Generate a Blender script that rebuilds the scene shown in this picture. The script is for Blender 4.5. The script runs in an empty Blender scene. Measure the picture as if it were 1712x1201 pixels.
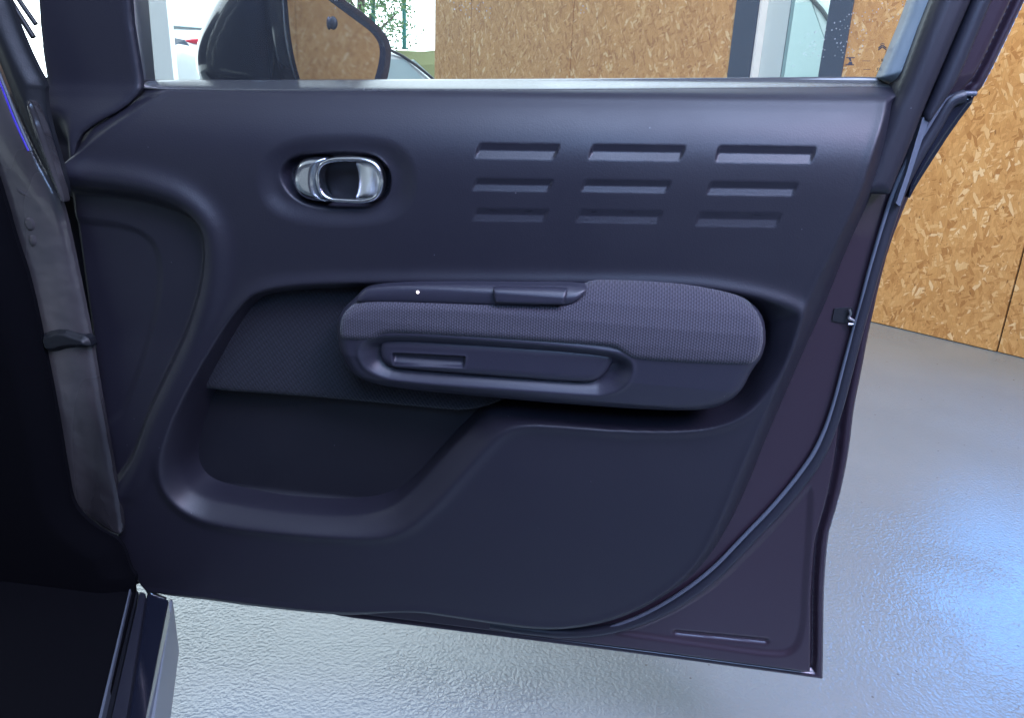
import bpy, bmesh, math, random
import numpy as np
from mathutils import Vector, Matrix

random.seed(4); np.random.seed(4)
SC = bpy.context.scene
COL = SC.collection
R = math.radians

# ------------------------------------------------------------------ camera
F_PX, PITCH, ROLL, HC = 1250.0, R(18.8), R(2.45), 1.05      # focal length in photo pixels, tilt down, roll, height
cp, sp, cr, sr = math.cos(PITCH), math.sin(PITCH), math.cos(ROLL), math.sin(ROLL)
FWD = np.array([0, cp, -sp]); R0 = np.array([1.0, 0, 0]); U0 = np.array([0, sp, cp])
RC = cr * R0 + sr * U0
UC = -sr * R0 + cr * U0
CAM = np.array([0, 0, HC])
cam_d = bpy.data.cameras.new('camera'); cam = bpy.data.objects.new('camera', cam_d); COL.objects.link(cam)
cam.matrix_world = Matrix(((RC[0], UC[0], -FWD[0], CAM[0]), (RC[1], UC[1], -FWD[1], CAM[1]),
                           (RC[2], UC[2], -FWD[2], CAM[2]), (0, 0, 0, 1)))
cam_d.sensor_fit = 'HORIZONTAL'; cam_d.sensor_width = 36; cam_d.lens = F_PX / 1712 * 36
cam_d.clip_start = .02; cam_d.clip_end = 400
SC.camera = cam

# ------------------------------------------------------------------ world, lamps, exposure
SC.view_settings.view_transform = 'Standard'; SC.view_settings.look = 'None'
SC.view_settings.exposure = 0; SC.view_settings.gamma = 1
w = bpy.data.worlds.new('World'); SC.world = w; w.use_nodes = True
bg = w.node_tree.nodes['Background']
bg.inputs[0].default_value = (.60, .70, 1.0, 1); bg.inputs[1].default_value = .12

def area(name, loc, target, sx, sy, power, color, spread=180):
    d = bpy.data.lights.new(name, 'AREA'); d.shape = 'RECTANGLE'; d.size = sx; d.size_y = sy
    d.energy = power; d.color = color; d.spread = R(spread)
    o = bpy.data.objects.new(name, d); COL.objects.link(o); o.location = loc
    o.rotation_euler = (Vector(target) - Vector(loc)).to_track_quat('-Z', 'Y').to_euler()
    return o
area('unseen_lamp', (.40, -.35, 3.0), (.1, .8, .9), 2.2, .9, 92, (.52, .66, 1.0))
area('unseen_lamp', (.3, -2.4, 2.9), (-.1, .8, 1.05), 2.4, .9, 36, (.34, .56, 1.0), 110)  # unseen bluish fill behind the camera, added for sheen on the trim
area('unseen_lamp', (1.5, -1.1, 3.0), (.6, .8, .95), 1.0, .8, 17, (.76, .66, 1.0), 75)  # unseen violet fill, added to tint the door
area('unseen_lamp', (1.6, 1.6, 4.4), (1.9, 4.6, 1.2), 2.6, 1.2, 74, (1.0, .86, .74), 110)  # unseen warm fill, added to brighten the strand board
area('unseen_blue_lamp', (2.44, 2.96, 1.15), (1.6, 1.7, 0), .80, .60, 8, (.06, .36, 1.0), 120)  # unseen blue source, added for the blue glow on the floor

# ------------------------------------------------------------------ pixel geometry helpers
def rays(P):
    P = np.asarray(P, float).reshape(-1, 2)
    a = (P[:, 0] - 856) / F_PX; b = -(P[:, 1] - 600.5) / F_PX
    return FWD + a[:, None] * RC + b[:, None] * UC
TH = R(-7.0)
E1 = np.array([math.cos(TH), math.sin(TH), 0]); EN = np.array([math.sin(TH), -math.cos(TH), 0])   # along the door, out of it
DO = np.array([-.524, 1.0, 0.0])
def duz(P, h):                      # photo points on the door plane at height h above it -> (u, z)
    d = rays(P); t = ((DO + h * EN - CAM) @ EN) / (d @ EN)
    X = CAM + d * t[:, None] - DO
    return np.stack([X @ E1, X[:, 2]], 1)
def on_plane(P, p0, n):
    d = rays(P); t = ((np.asarray(p0) - CAM) @ np.asarray(n)) / (d @ np.asarray(n)); return CAM + d * t[:, None]
def on_z(P, z): return on_plane(P, (0, 0, z), (0, 0, 1))
def on_y(P, y): return on_plane(P, (0, y, 0), (0, 1, 0))

# ------------------------------------------------------------------ object helpers
def tag(o, label=None, cat=None, group=None, kind=None):
    if label: o['label'] = label
    if cat: o['category'] = cat
    if group: o['group'] = group
    if kind: o['kind'] = kind
    return o
def empty(name, loc, rz=0):
    o = bpy.data.objects.new(name, None); COL.objects.link(o); o.location = loc; o.rotation_euler = (0, 0, rz)
    o.empty_display_size = .05
    return o
def link(name, me, mat, parent=None, smooth=False):
    if mat: me.materials.append(mat)
    if smooth: me.polygons.foreach_set('use_smooth', np.ones(len(me.polygons), bool))
    o = bpy.data.objects.new(name, me); COL.objects.link(o)
    if parent: o.parent = parent
    return o
def mesh_np(name, V, Q):
    me = bpy.data.meshes.new(name)
    me.vertices.add(len(V)); me.vertices.foreach_set('co', np.asarray(V, np.float32).ravel())
    Q = np.asarray(Q, np.int32)
    me.loops.add(Q.size); me.loops.foreach_set('vertex_index', Q.ravel())
    me.polygons.add(len(Q)); me.polygons.foreach_set('loop_start', np.arange(0, Q.size, 4, dtype=np.int32))
    me.update(calc_edges=True)
    return me
def from_bm(name, bm, mat, parent=None, smooth=False):
    bmesh.ops.recalc_face_normals(bm, faces=bm.faces)
    me = bpy.data.meshes.new(name); bm.to_mesh(me); bm.free()
    return link(name, me, mat, parent, smooth)

def chaikin(P, n=2, closed=True):
    P = np.asarray(P, float)
    for _ in range(n):
        Q = np.roll(P, -1, 0) if closed else P[1:]
        A = P if closed else P[:-1]
        N = np.empty((len(A) * 2, P.shape[1])); N[0::2] = .75 * A + .25 * Q; N[1::2] = .25 * A + .75 * Q
        if not closed: N = np.vstack([P[:1], N, P[-1:]])
        P = N
    return P
def rounded(P, r, n=3):
    P = np.asarray(P, float); out = []; m = len(P)
    for i in range(m):
        a, b, c = P[i - 1], P[i], P[(i + 1) % m]
        d0 = np.linalg.norm(a - b); d1 = np.linalg.norm(c - b); k = min(r, .45 * d0, .45 * d1)
        p = b + (a - b) / d0 * k; q = b + (c - b) / d1 * k
        for j in range(n + 1):
            t = j / n; out.append((1 - t) ** 2 * p + 2 * t * (1 - t) * b + t * t * q)
    return np.array(out)
def sdf(U, Z, poly, closed=True, pad=None):
    """signed distance (negative inside); cells farther than pad from the polygon's box get pad"""
    sh = U.shape; u = U.ravel(); z = Z.ravel(); out = None
    if pad is not None:
        lo = poly.min(0) - pad; hi = poly.max(0) + pad
        k = (u > lo[0]) & (u < hi[0]) & (z > lo[1]) & (z < hi[1])
        out = np.full(u.shape, float(pad)); u = u[k]; z = z[k]
    d2 = np.full(u.shape, 1e9); ins = np.zeros(u.shape, bool)
    n = len(poly); rng = range(n) if closed else range(n - 1)
    for i in rng:
        a = poly[i]; b = poly[(i + 1) % n]; e = b - a; L = e @ e
        if L < 1e-14: continue
        du = u - a[0]; dz = z - a[1]
        t = np.clip((du * e[0] + dz * e[1]) / L, 0, 1)
        d2 = np.minimum(d2, (du - t * e[0]) ** 2 + (dz - t * e[1]) ** 2)
        if closed:
            c = ((a[1] > z) != (b[1] > z))
            if abs(e[1]) > 1e-12: ins ^= c & (u < a[0] + (z - a[1]) / e[1] * e[0])
    d = np.sqrt(d2)
    if closed: d = np.where(ins, -d, d)
    if out is not None: out[k] = d; d = out
    return d.reshape(sh)
def sm(x, a, b):
    t = np.clip((x - a) / (b - a), 0, 1); return t * t * (3 - 2 * t)

def relief(name, parent, mat, outline, h_ref, hfun, res=.002, n=2, skirt=.02, px=True, keep=None, frame=None):
    """a sculpted panel: a grid clipped to its outline, raised by hfun(U, Z, S), with a return edge of depth skirt"""
    P = chaikin(duz(outline, h_ref) if px else np.asarray(outline, float), n)
    lo = P.min(0) - 2 * res; hi = P.max(0) + 2 * res
    us = np.arange(lo[0], hi[0] + res, res); zs = np.arange(lo[1], hi[1] + res, res)
    U, Z = np.meshgrid(us, zs)
    S = sdf(U, Z, P)
    gz, gu = np.gradient(S, res)
    gl = np.maximum(np.hypot(gu, gz), 1e-6)
    S0 = S.copy()
    near = (S > -.3 * res) & (S < 1.6 * res)
    mv = np.where(near, S, 0)
    U = U - mv * gu / gl; Z = Z - mv * gz / gl; S = np.where(near, 0, S)
    H = hfun(U, Z, S)
    ny, nx = U.shape
    idx = np.arange(ny * nx).reshape(ny, nx)
    ok = S0 < 1.6 * res
    if keep is not None: ok &= keep(U, Z, S)
    f = ok[:-1, :-1] & ok[1:, :-1] & ok[:-1, 1:] & ok[1:, 1:]
    i0 = S0 < -.3 * res
    f &= i0[:-1, :-1] | i0[1:, :-1] | i0[:-1, 1:] | i0[1:, 1:]
    Q = np.stack([idx[:-1, :-1][f], idx[:-1, 1:][f], idx[1:, 1:][f], idx[1:, :-1][f]], 1)
    V = np.stack([U.ravel(), -H.ravel(), Z.ravel()], 1)
    if frame is not None: V = frame(V)
    if skirt:
        E = np.concatenate([Q[:, [0, 1]], Q[:, [1, 2]], Q[:, [2, 3]], Q[:, [3, 0]]])
        key = np.sort(E, 1); k2 = key[:, 0].astype(np.int64) * (ny * nx) + key[:, 1]
        uq, inv, cnt = np.unique(k2, return_inverse=True, return_counts=True)
        B = E[cnt[inv] == 1]
        bv = np.unique(B); m1 = np.zeros(ny * nx, np.int64); m1[bv] = np.arange(len(bv))
        base = len(V); nb = len(bv)
        top = V[bv]; bot = top.copy(); bot[:, 1] += skirt
        V = np.vstack([V, top, bot])
        SQ = np.stack([base + m1[B[:, 1]], base + m1[B[:, 0]], base + nb + m1[B[:, 0]], base + nb + m1[B[:, 1]]], 1)
        Q = np.vstack([Q, SQ])
    used = np.unique(Q); rm = np.zeros(len(V), np.int64); rm[used] = np.arange(len(used))
    return link(name, mesh_np(name, V[used], rm[Q]), mat, parent, True)

def tube(name, parent, mat, pts, r, seg=10, n=2, closed=False, flat=1.0):
    """a bent bar along 3-D points"""
    P = chaikin(np.asarray(pts, float), n, closed); m = len(P)
    T = (np.roll(P, -1, 0) - np.roll(P, 1, 0)) if closed else np.gradient(P, axis=0)
    V = []; up = np.array([0.03, -1, 0.05])
    for i in range(m):
        t = T[i] / max(np.linalg.norm(T[i]), 1e-9)
        a = np.cross(t, up); a /= max(np.linalg.norm(a), 1e-9); b = np.cross(a, t)
        rr = r[i * len(r) // m] if hasattr(r, '__len__') else r
        for k in range(seg):
            q = 2 * math.pi * k / seg
            V.append(P[i] + rr * (math.cos(q) * a + flat * math.sin(q) * b))
    Q = []
    for i in range(m if closed else m - 1):
        j = (i + 1) % m
        for k in range(seg):
            l = (k + 1) % seg
            Q.append((i * seg + k, i * seg + l, j * seg + l, j * seg + k))
    return link(name, mesh_np(name, V, Q), mat, parent, True)

def box(bm, lo, hi, M=None, bev=0):
    vs = [bm.verts.new((x, y, z)) for x in (lo[0], hi[0]) for y in (lo[1], hi[1]) for z in (lo[2], hi[2])]
    fs = [(0, 1, 3, 2), (4, 6, 7, 5), (0, 4, 5, 1), (2, 3, 7, 6), (0, 2, 6, 4), (1, 5, 7, 3)]
    ff = [bm.faces.new([vs[i] for i in f]) for f in fs]
    if M is not None: bmesh.ops.transform(bm, matrix=M, verts=vs)
    if bev:
        es = list({e for f in ff for e in f.edges})
        bmesh.ops.bevel(bm, geom=es, offset=bev, segments=2, affect='EDGES', profile=.5)
    return vs
def box_obj(name, parent, mat, lo, hi, M=None, bev=0):
    bm = bmesh.new(); box(bm, lo, hi, M, bev); return from_bm(name, bm, mat, parent)
def prism(name, parent, mat, P3, vec, bev=0, smooth=False):
    """closed outline of 3-D points swept along vec"""
    bm = bmesh.new(); vec = Vector(vec)
    a = [bm.verts.new(p) for p in P3]; b = [bm.verts.new(Vector(p) + vec) for p in P3]
    bm.faces.new(a); bm.faces.new(b[::-1]); n = len(a)
    for i in range(n): bm.faces.new((a[i], b[i], b[(i + 1) % n], a[(i + 1) % n]))
    if bev: bmesh.ops.bevel(bm, geom=list(bm.edges), offset=bev, segments=2, affect='EDGES', profile=.5, clamp_overlap=True)
    return from_bm(name, bm, mat, parent, smooth)

# ------------------------------------------------------------------ materials
def mat(name, color, rough=.5, metal=0, spec=.5, coat=0, emit=None):
    m = bpy.data.materials.new(name); m.use_nodes = True
    b = m.node_tree.nodes['Principled BSDF']
    b.inputs['Base Color'].default_value = (*color, 1); b.inputs['Roughness'].default_value = rough
    b.inputs['Metallic'].default_value = metal; b.inputs['Specular IOR Level'].default_value = spec
    b.inputs['Coat Weight'].default_value = coat; b.inputs['Coat Roughness'].default_value = .05
    if emit: b.inputs['Emission Color'].default_value = (*emit[:3], 1); b.inputs['Emission Strength'].default_value = emit[3]
    return m
class NT:
    def __init__(s, m): s.t = m.node_tree; s.b = s.t.nodes['Principled BSDF']
    def n(s, typ, **kw):
        x = s.t.nodes.new(typ)
        for k, v in kw.items(): setattr(x, k, v)
        return x
    def l(s, a, b): s.t.links.new(a, b)
    def math(s, op, a, b=None, c=None):
        x = s.n('ShaderNodeMath', operation=op)
        for i, v in enumerate((a, b, c)):
            if v is None: continue
            if isinstance(v, (int, float)): x.inputs[i].default_value = v
            else: s.l(v, x.inputs[i])
        return x.outputs[0]
    def obj(s): return s.n('ShaderNodeTexCoord').outputs['Object']
    def mapping(s, v, scale=(1, 1, 1), rot=(0, 0, 0), loc=(0, 0, 0)):
        x = s.n('ShaderNodeMapping'); x.inputs['Scale'].default_value = scale; x.inputs['Rotation'].default_value = rot
        x.inputs['Location'].default_value = loc
        s.l(v, x.inputs[0]); return x.outputs[0]
    def noise(s, v, scale, detail=2, rough=.5):
        x = s.n('ShaderNodeTexNoise'); x.inputs['Scale'].default_value = scale
        x.inputs['Detail'].default_value = detail; x.inputs['Roughness'].default_value = rough
        s.l(v, x.inputs[0]); return x
    def voro(s, v, scale, feature='F1'):
        x = s.n('ShaderNodeTexVoronoi', feature=feature); x.inputs['Scale'].default_value = scale
        s.l(v, x.inputs[0]); return x
    def ramp(s, f, stops, interp='LINEAR'):
        x = s.n('ShaderNodeValToRGB'); x.color_ramp.interpolation = interp
        e = x.color_ramp.elements
        while len(e) < len(stops): e.new(.5)
        for i, (p, c) in enumerate(stops): e[i].position = p; e[i].color = (*c, 1) if len(c) == 3 else c
        s.l(f, x.inputs[0]); return x.outputs[0]
    def mix(s, f, a, b, blend='MIX'):
        x = s.n('ShaderNodeMix', data_type='RGBA', blend_type=blend)
        for i, v in ((0, f), (6, a), (7, b)):
            if isinstance(v, (int, float)): x.inputs[i].default_value = v
            elif isinstance(v, tuple): x.inputs[i].default_value = (*v, 1)
            else: s.l(v, x.inputs[i])
        return x.outputs[2]
    def bump(s, h, strength=.3, dist=.001, normal=None):
        x = s.n('ShaderNodeBump'); x.inputs['Strength'].default_value = strength; x.inputs['Distance'].default_value = dist
        s.l(h, x.inputs['Height'])
        if normal: s.l(normal, x.inputs['Normal'])
        s.l(x.outputs[0], s.b.inputs['Normal']); return x.outputs[0]

def plastic(name, color, rough, grain=.17, spec=.5):
    m = mat(name, color, rough, spec=spec); t = NT(m); o = t.obj()
    n1 = t.noise(o, 6, 4, .6); r = t.math('MULTIPLY_ADD', n1.outputs[0], .22, rough - .11)
    n3 = t.noise(t.mapping(o, (9, 9, 30), rot=(0, .5, 0)), 1, 4, .7); r = t.math('ADD', r, t.math('MULTIPLY_ADD', n3.outputs[0], .10, -.05)); t.l(r, t.b.inputs['Roughness'])
    vo = t.voro(o, 62); sc = t.n('ShaderNodeSeparateColor'); t.l(vo.outputs['Color'], sc.inputs[0])
    dust = t.math('MULTIPLY', t.math('LESS_THAN', vo.outputs['Distance'], .045), t.math('GREATER_THAN', sc.outputs[0], .90))
    c = t.mix(t.math('MULTIPLY', dust, .5), color, (.22, .22, .25)); t.l(c, t.b.inputs['Base Color'])
    n2 = t.voro(o, 520); t.bump(n2.outputs['Distance'], grain, .00045)
    return m
M_TRIM = plastic('moulded_trim_plastic', (.0150, .0145, .0235), .44)
M_TRIM2 = plastic('armrest_plastic', (.024, .0235, .038), .42)
M_DARK = plastic('black_plastic', (.006, .007, .011), .5)
M_POCKET = plastic('pocket_plastic', (.006, .0065, .012), .6)  # shade inside the pocket put into a darker plastic
M_BLACKGLOSS = mat('black_gloss', (.010, .012, .022), .12, spec=.5, coat=.4)
M_RUBBER = plastic('rubber', (.020, .021, .032), .38)
M_RUBBERL = plastic('grey_rubber', (.10, .115, .15), .45)
M_CHROME = mat('satin_chrome', (.62, .64, .70), .24, metal=1)
M_RUNLIT = plastic('lit_run_rubber', (.26, .31, .36), .35)  # rubber paled in its colour so the run looks lit by the sky
M_STEEL = mat('steel', (.55, .55, .58), .3, metal=1)

def paint(name, color):
    m = mat(name, color, .34, metal=.25, coat=.5); t = NT(m)
    v = t.noise(t.obj(), 1600, 1); c = t.mix(v.outputs[0], tuple(.75 * x for x in color), tuple(1.25 * x for x in color))
    t.l(c, t.b.inputs['Base Color']); return m
M_PAINT = paint('aubergine_paint', (.036, .023, .037))
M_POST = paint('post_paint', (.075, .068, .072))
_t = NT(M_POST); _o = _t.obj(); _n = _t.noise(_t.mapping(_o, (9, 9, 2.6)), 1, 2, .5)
_t.l(_t.ramp(_n.outputs[0], [(.35, (.030, .028, .032)), (.55, (.085, .078, .084)), (.72, (.13, .115, .112))]), _t.b.inputs['Base Color'])  # uneven reflections of the glossy post, put into its colour as blotches
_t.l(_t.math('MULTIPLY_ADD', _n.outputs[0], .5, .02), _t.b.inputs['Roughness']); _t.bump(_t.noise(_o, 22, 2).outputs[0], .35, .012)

def knit(name, color, su, sz, depth, skew=0.0):
    m = mat(name, color, .85, spec=.25); t = NT(m); o = t.obj()
    s = t.n('ShaderNodeSeparateXYZ'); t.l(o, s.inputs[0])
    wob = t.noise(o, 14, 1).outputs[0]
    uu = t.math('ADD', t.math('MULTIPLY', s.outputs[0], su), t.math('MULTIPLY', wob, 1.5))
    if skew: uu = t.math('ADD', uu, t.math('MULTIPLY', s.outputs[2], skew))
    a = t.math('SINE', uu)
    b = t.math('SINE', t.math('ADD', t.math('MULTIPLY', s.outputs[2], sz), t.math('MULTIPLY', t.math('FLOOR', t.math('DIVIDE', uu, 2 * math.pi)), 3.14159)))
    h = t.math('MULTIPLY_ADD', t.math('ADD', a, t.math('MULTIPLY', b, .75)), .28, .5)
    fz = t.noise(o, 2500, 1).outputs[0]
    h2 = t.math('ADD', h, t.math('MULTIPLY', fz, .35))
    c = t.ramp(h2, [(.15, tuple(.5 * x for x in color)), (.55, color), (1.0, tuple(1.7 * x for x in color))])
    t.l(c, t.b.inputs['Base Color'])
    t.b.inputs['Sheen Weight'].default_value = .15
    t.bump(h2, .7, depth); return m
M_KNIT = knit('knit_fabric', (.042, .040, .054), 2 * math.pi / .0030, 2 * math.pi / .0036, .0009)
M_INSERT = knit('woven_insert', (.010, .0115, .018), 2 * math.pi / .0052, 2 * math.pi / .0060, .0010, skew=700)

def osb():
    m = mat('osb_strands', (.5, .3, .12), .55, spec=.3); t = NT(m); o = t.obj()
    warp = t.noise(o, 9, 2)
    wv = t.n('ShaderNodeVectorMath', operation='MULTIPLY_ADD'); t.l(warp.outputs['Color'], wv.inputs[0])
    wv.inputs[1].default_value = (.03, .03, .03); t.l(o, wv.inputs[2]); ov = wv.outputs[0]
    cols = []; edges = []
    stops = [(0, (.43, .20, .062)), (.15, (.55, .28, .092)), (.45, (.62, .335, .115)), (.8, (.67, .375, .138)), (.93, (.74, .46, .195)), (1, (.84, .61, .33))]
    for k, (rot, sx, sz) in enumerate([(-.10, 46, 11), (.28, 60, 15), (.62, 56, 18), (-.50, 70, 20), (1.2, 90, 30)]):
        v = t.mapping(ov, (sx, 1, sz), loc=(k * 3.7, k * 11.3, k * 5.1))
        rr = t.n('ShaderNodeVectorRotate', rotation_type='Y_AXIS'); rr.inputs['Angle'].default_value = rot; t.l(ov, rr.inputs[0])
        v = t.mapping(rr.outputs[0], (sx, 1, sz), loc=(k * 3.7, k * 11.3, k * 5.1))
        vo = t.voro(v, 1.0)
        sepc = t.n('ShaderNodeSeparateColor'); t.l(vo.outputs['Color'], sepc.inputs[0])
        vd = t.voro(v, 1.0, 'DISTANCE_TO_EDGE')
        cols.append((t.ramp(sepc.outputs[0], stops), sepc.outputs[1], vd.outputs[0]))
    c, e = cols[0][0], cols[0][2]
    for k, thr in ((1, .50), (2, .62), (3, .62), (4, .80)):
        f = t.math('GREATER_THAN', cols[k][1], thr)
        # a strand that lies over the others shows a thin shadow line round it
        c = t.mix(f, c, cols[k][0])
        x = t.n('ShaderNodeMix', data_type='FLOAT'); t.l(f, x.inputs[0]); t.l(e, x.inputs[2]); t.l(cols[k][2], x.inputs[3]); e = x.outputs[0]
    line = t.ramp(e, [(0, (.62, .50, .42)), (.07, (1, 1, 1))])
    c = t.mix(.35, c, line, 'MULTIPLY')
    fib = t.noise(t.mapping(o, (300, 1, 14)), 1.0, 3); c = t.mix(.5, c, t.ramp(fib.outputs[0], [(.3, (.78, .74, .7)), (.7, (1.12, 1.12, 1.12))]), 'MULTIPLY')
    kn = t.noise(t.mapping(o, (64, 1, 30)), 1.0, 2); c = t.mix(t.ramp(kn.outputs[0], [(.675, (0, 0, 0)), (.72, (.8, .8, .8))]), c, (.20, .085, .030))
    big = t.noise(o, 2.2, 2); c = t.mix(.35, c, t.ramp(big.outputs[0], [(.3, (.82, .78, .74)), (.7, (1.1, 1.1, 1.1))]), 'MULTIPLY')
    t.l(c, t.b.inputs['Base Color'])
    bw = t.n('ShaderNodeRGBToBW'); t.l(c, bw.inputs[0])
    t.bump(bw.outputs[0], .35, .002)
    return m
M_OSB = osb()

def floor_mat():
    m = mat('resin_floor', (.2, .22, .25), .24, spec=.8); t = NT(m); o = t.obj()
    # trowelled resin: pebbled patches that end in smooth ones
    pm = t.noise(o, 1.7, 3, .55).outputs[0]
    mask = t.math('MAXIMUM', t.ramp(pm, [(.36, (0, 0, 0)), (.56, (1, 1, 1))]), .50)
    wrp = t.noise(o, 60, 1); wv = t.n('ShaderNodeVectorMath', operation='MULTIPLY_ADD'); t.l(wrp.outputs['Color'], wv.inputs[0])
    wv.inputs[1].default_value = (.004, .004, .004); t.l(o, wv.inputs[2])
    peb = t.noise(wv.outputs[0], 150, 1, .5).outputs[0]
    peb2 = t.noise(o, 420, 1).outputs[0]
    hb = t.math('MULTIPLY', t.math('ADD', peb, t.math('MULTIPLY', peb2, .12)), mask)
    # a few short trowel marks
    wav = t.noise(t.mapping(o, (.5, 2.2, 1), rot=(0, 0, .55)), 1.1, 1).outputs[0]
    rid = t.math('ABSOLUTE', t.math('SUBTRACT', wav, .5)); ridge = t.ramp(rid, [(0, (1, 1, 1)), (.0030, (0, 0, 0))])
    gate = t.ramp(t.noise(o, 2.6, 1).outputs[0], [(.55, (0, 0, 0)), (.62, (1, 1, 1))])
    hb = t.math('ADD', hb, t.math('MULTIPLY', t.math('MULTIPLY', ridge, gate), .10))
    t.bump(hb, 1.0, .0022)
    sp = t.voro(o, 26); spk = t.ramp(sp.outputs['Distance'], [(.055, (1, 1, 1)), (.085, (0, 0, 0))])
    sel = t.n('ShaderNodeSeparateColor'); t.l(sp.outputs['Color'], sel.inputs[0])
    spk = t.math('MULTIPLY', spk, t.math('GREATER_THAN', sel.outputs[0], .62))
    base = t.ramp(t.noise(o, 2.2, 5).outputs[0], [(.3, (.165, .205, .236)), (.7, (.186, .226, .257))])
    c = t.mix(spk, base, (.10, .11, .12)); t.l(c, t.b.inputs['Base Color'])
    rr = t.math('MULTIPLY_ADD', t.noise(o, 5, 3).outputs[0], .04, .225); t.l(rr, t.b.inputs['Roughness'])
    return m
M_FLOOR = floor_mat()

def glass(name, tint, haze):
    m = bpy.data.materials.new(name); m.use_nodes = True; nt = m.node_tree; nt.nodes.clear()
    out = nt.nodes.new('ShaderNodeOutputMaterial')
    tr = nt.nodes.new('ShaderNodeBsdfTransparent'); tr.inputs[0].default_value = (*tint, 1)
    gl = nt.nodes.new('ShaderNodeBsdfGlossy'); gl.inputs['Roughness'].default_value = .02
    fr = nt.nodes.new('ShaderNodeFresnel'); fr.inputs[0].default_value = 1.45
    df = nt.nodes.new('ShaderNodeBsdfDiffuse'); df.inputs[0].default_value = (.8, .85, .9, 1)
    tl = nt.nodes.new('ShaderNodeBsdfTranslucent'); tl.inputs[0].default_value = (.8, .85, .9, 1)
    ad = nt.nodes.new('ShaderNodeMixShader'); ad.inputs[0].default_value = .5
    a = nt.nodes.new('ShaderNodeMixShader'); b = nt.nodes.new('ShaderNodeMixShader')
    L = nt.links.new
    L(df.outputs[0], ad.inputs[1]); L(tl.outputs[0], ad.inputs[2])
    L(fr.outputs[0], a.inputs[0]); L(tr.outputs[0], a.inputs[1]); L(gl.outputs[0], a.inputs[2])
    L(a.outputs[0], b.inputs[1]); L(ad.outputs[0], b.inputs[2])
    # dried specks and dust on the pane
    tc = nt.nodes.new('ShaderNodeTexCoord'); vo = nt.nodes.new('ShaderNodeTexVoronoi'); vo.inputs['Scale'].default_value = 210
    no = nt.nodes.new('ShaderNodeTexNoise'); no.inputs['Scale'].default_value = 9
    L(tc.outputs['Object'], vo.inputs[0]); L(tc.outputs['Object'], no.inputs[0])
    m1 = nt.nodes.new('ShaderNodeMath'); m1.operation = 'LESS_THAN'; L(vo.outputs['Distance'], m1.inputs[0]); m1.inputs[1].default_value = .16
    m2 = nt.nodes.new('ShaderNodeMath'); m2.operation = 'GREATER_THAN'; L(no.outputs[0], m2.inputs[0]); m2.inputs[1].default_value = .60
    m3 = nt.nodes.new('ShaderNodeMath'); m3.operation = 'MULTIPLY'; L(m1.outputs[0], m3.inputs[0]); L(m2.outputs[0], m3.inputs[1])
    m4 = nt.nodes.new('ShaderNodeMath'); m4.operation = 'MULTIPLY_ADD'; L(m3.outputs[0], m4.inputs[0]); m4.inputs[1].default_value = .45 if haze > .02 else 0; m4.inputs[2].default_value = haze
    L(m4.outputs[0], b.inputs[0]); L(b.outputs[0], out.inputs[0])
    return m
M_GLASS = glass('door_glass', (.94, .96, .96), .03)
M_PANE = glass('facade_glass', (.90, .97, .96), .01)
M_MIRROR = mat('mirror_silver', (.80, .82, .84), .03, metal=1)
M_WHITE = mat('white_paint', (.86, .88, .88), .4)
M_INK = mat('printed_ink', (.03, .035, .05), .6)

# ================================================================== SETTING
def sheet(name, x0, x1, y0, y1, z, m):
    bm = bmesh.new(); bm.faces.new([bm.verts.new(p) for p in ((x0, y0, z), (x1, y0, z), (x1, y1, z), (x0, y1, z))])
    return tag(from_bm(name, bm, m), kind='structure')
sheet('floor', -9, 12, -6, 12, 0, M_FLOOR)
M_TAR = mat('pale_paving', (.72, .73, .72), .8)
sheet('outdoor_paving', -60, 60, -20, 60, -.03, M_TAR)
def sky_mesh():
    bm = bmesh.new(); prev = None
    for i in range(17):
        a = R(110) * i / 16; y = 5 + 33 * math.cos(a); z = -1 + 27 * math.sin(a)
        row = [bm.verts.new((x, y, z)) for x in (-55, 55)]
        if prev: bm.faces.new((prev[0], prev[1], row[1], row[0]))
        prev = row
    m = bpy.data.materials.new('overcast_sky'); m.use_nodes = True; nt = m.node_tree; nt.nodes.clear()
    e = nt.nodes.new('ShaderNodeEmission'); e.inputs[0].default_value = (.80, .93, 1, 1); e.inputs[1].default_value = 5.0
    o = nt.nodes.new('ShaderNodeOutputMaterial'); nt.links.new(e.outputs[0], o.inputs[0])
    return tag(from_bm('sky', bm, m), kind='structure')
sky_mesh()
M_CEIL = mat('ceiling_paint', (.62, .63, .66), .8)
bm = bmesh.new(); box(bm, (-9, -5, 6.6), (8, 7.3, 6.8)); tag(from_bm('ceiling', bm, M_CEIL), kind='structure')

# strand-board wall: runs obliquely, away to the left
WP = np.array([1.97, 3.96, 0]); WD = np.array([-.651, .759, 0]); WD /= np.linalg.norm(WD); WN = np.array([-WD[1], WD[0], 0]) * -1
WN = np.array([WD[1], -WD[0], 0]);  WN = WN if WN @ (CAM - WP) > 0 else -WN
wall = empty('strand_board_wall', tuple(WP), math.atan2(WD[1], WD[0]))
tag(wall, 'honey coloured strand board wall standing behind the open car door', 'wall')
sgn = 1 if (np.array([-WD[1], WD[0], 0]) @ WN) > 0 else -1     # local +y side that faces the room
def board(t0, t1, z0, z1):
    bm = bmesh.new(); g = .004
    y0, y1 = sorted((0, -.018 * sgn))
    box(bm, (t0 + g, y0, z0), (t1 - g, y1, z1), bev=.0012)
    return from_bm('board', bm, M_OSB, wall)
def wt(px, py):       # photo column on the wall plane -> distance along the wall
    p = on_plane([(px, py)], WP, WN)[0]; return float((p - WP) @ WD)
sm_, sr_ = wt(954, 100), wt(1668, 582)               # the two board joints in view
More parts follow.
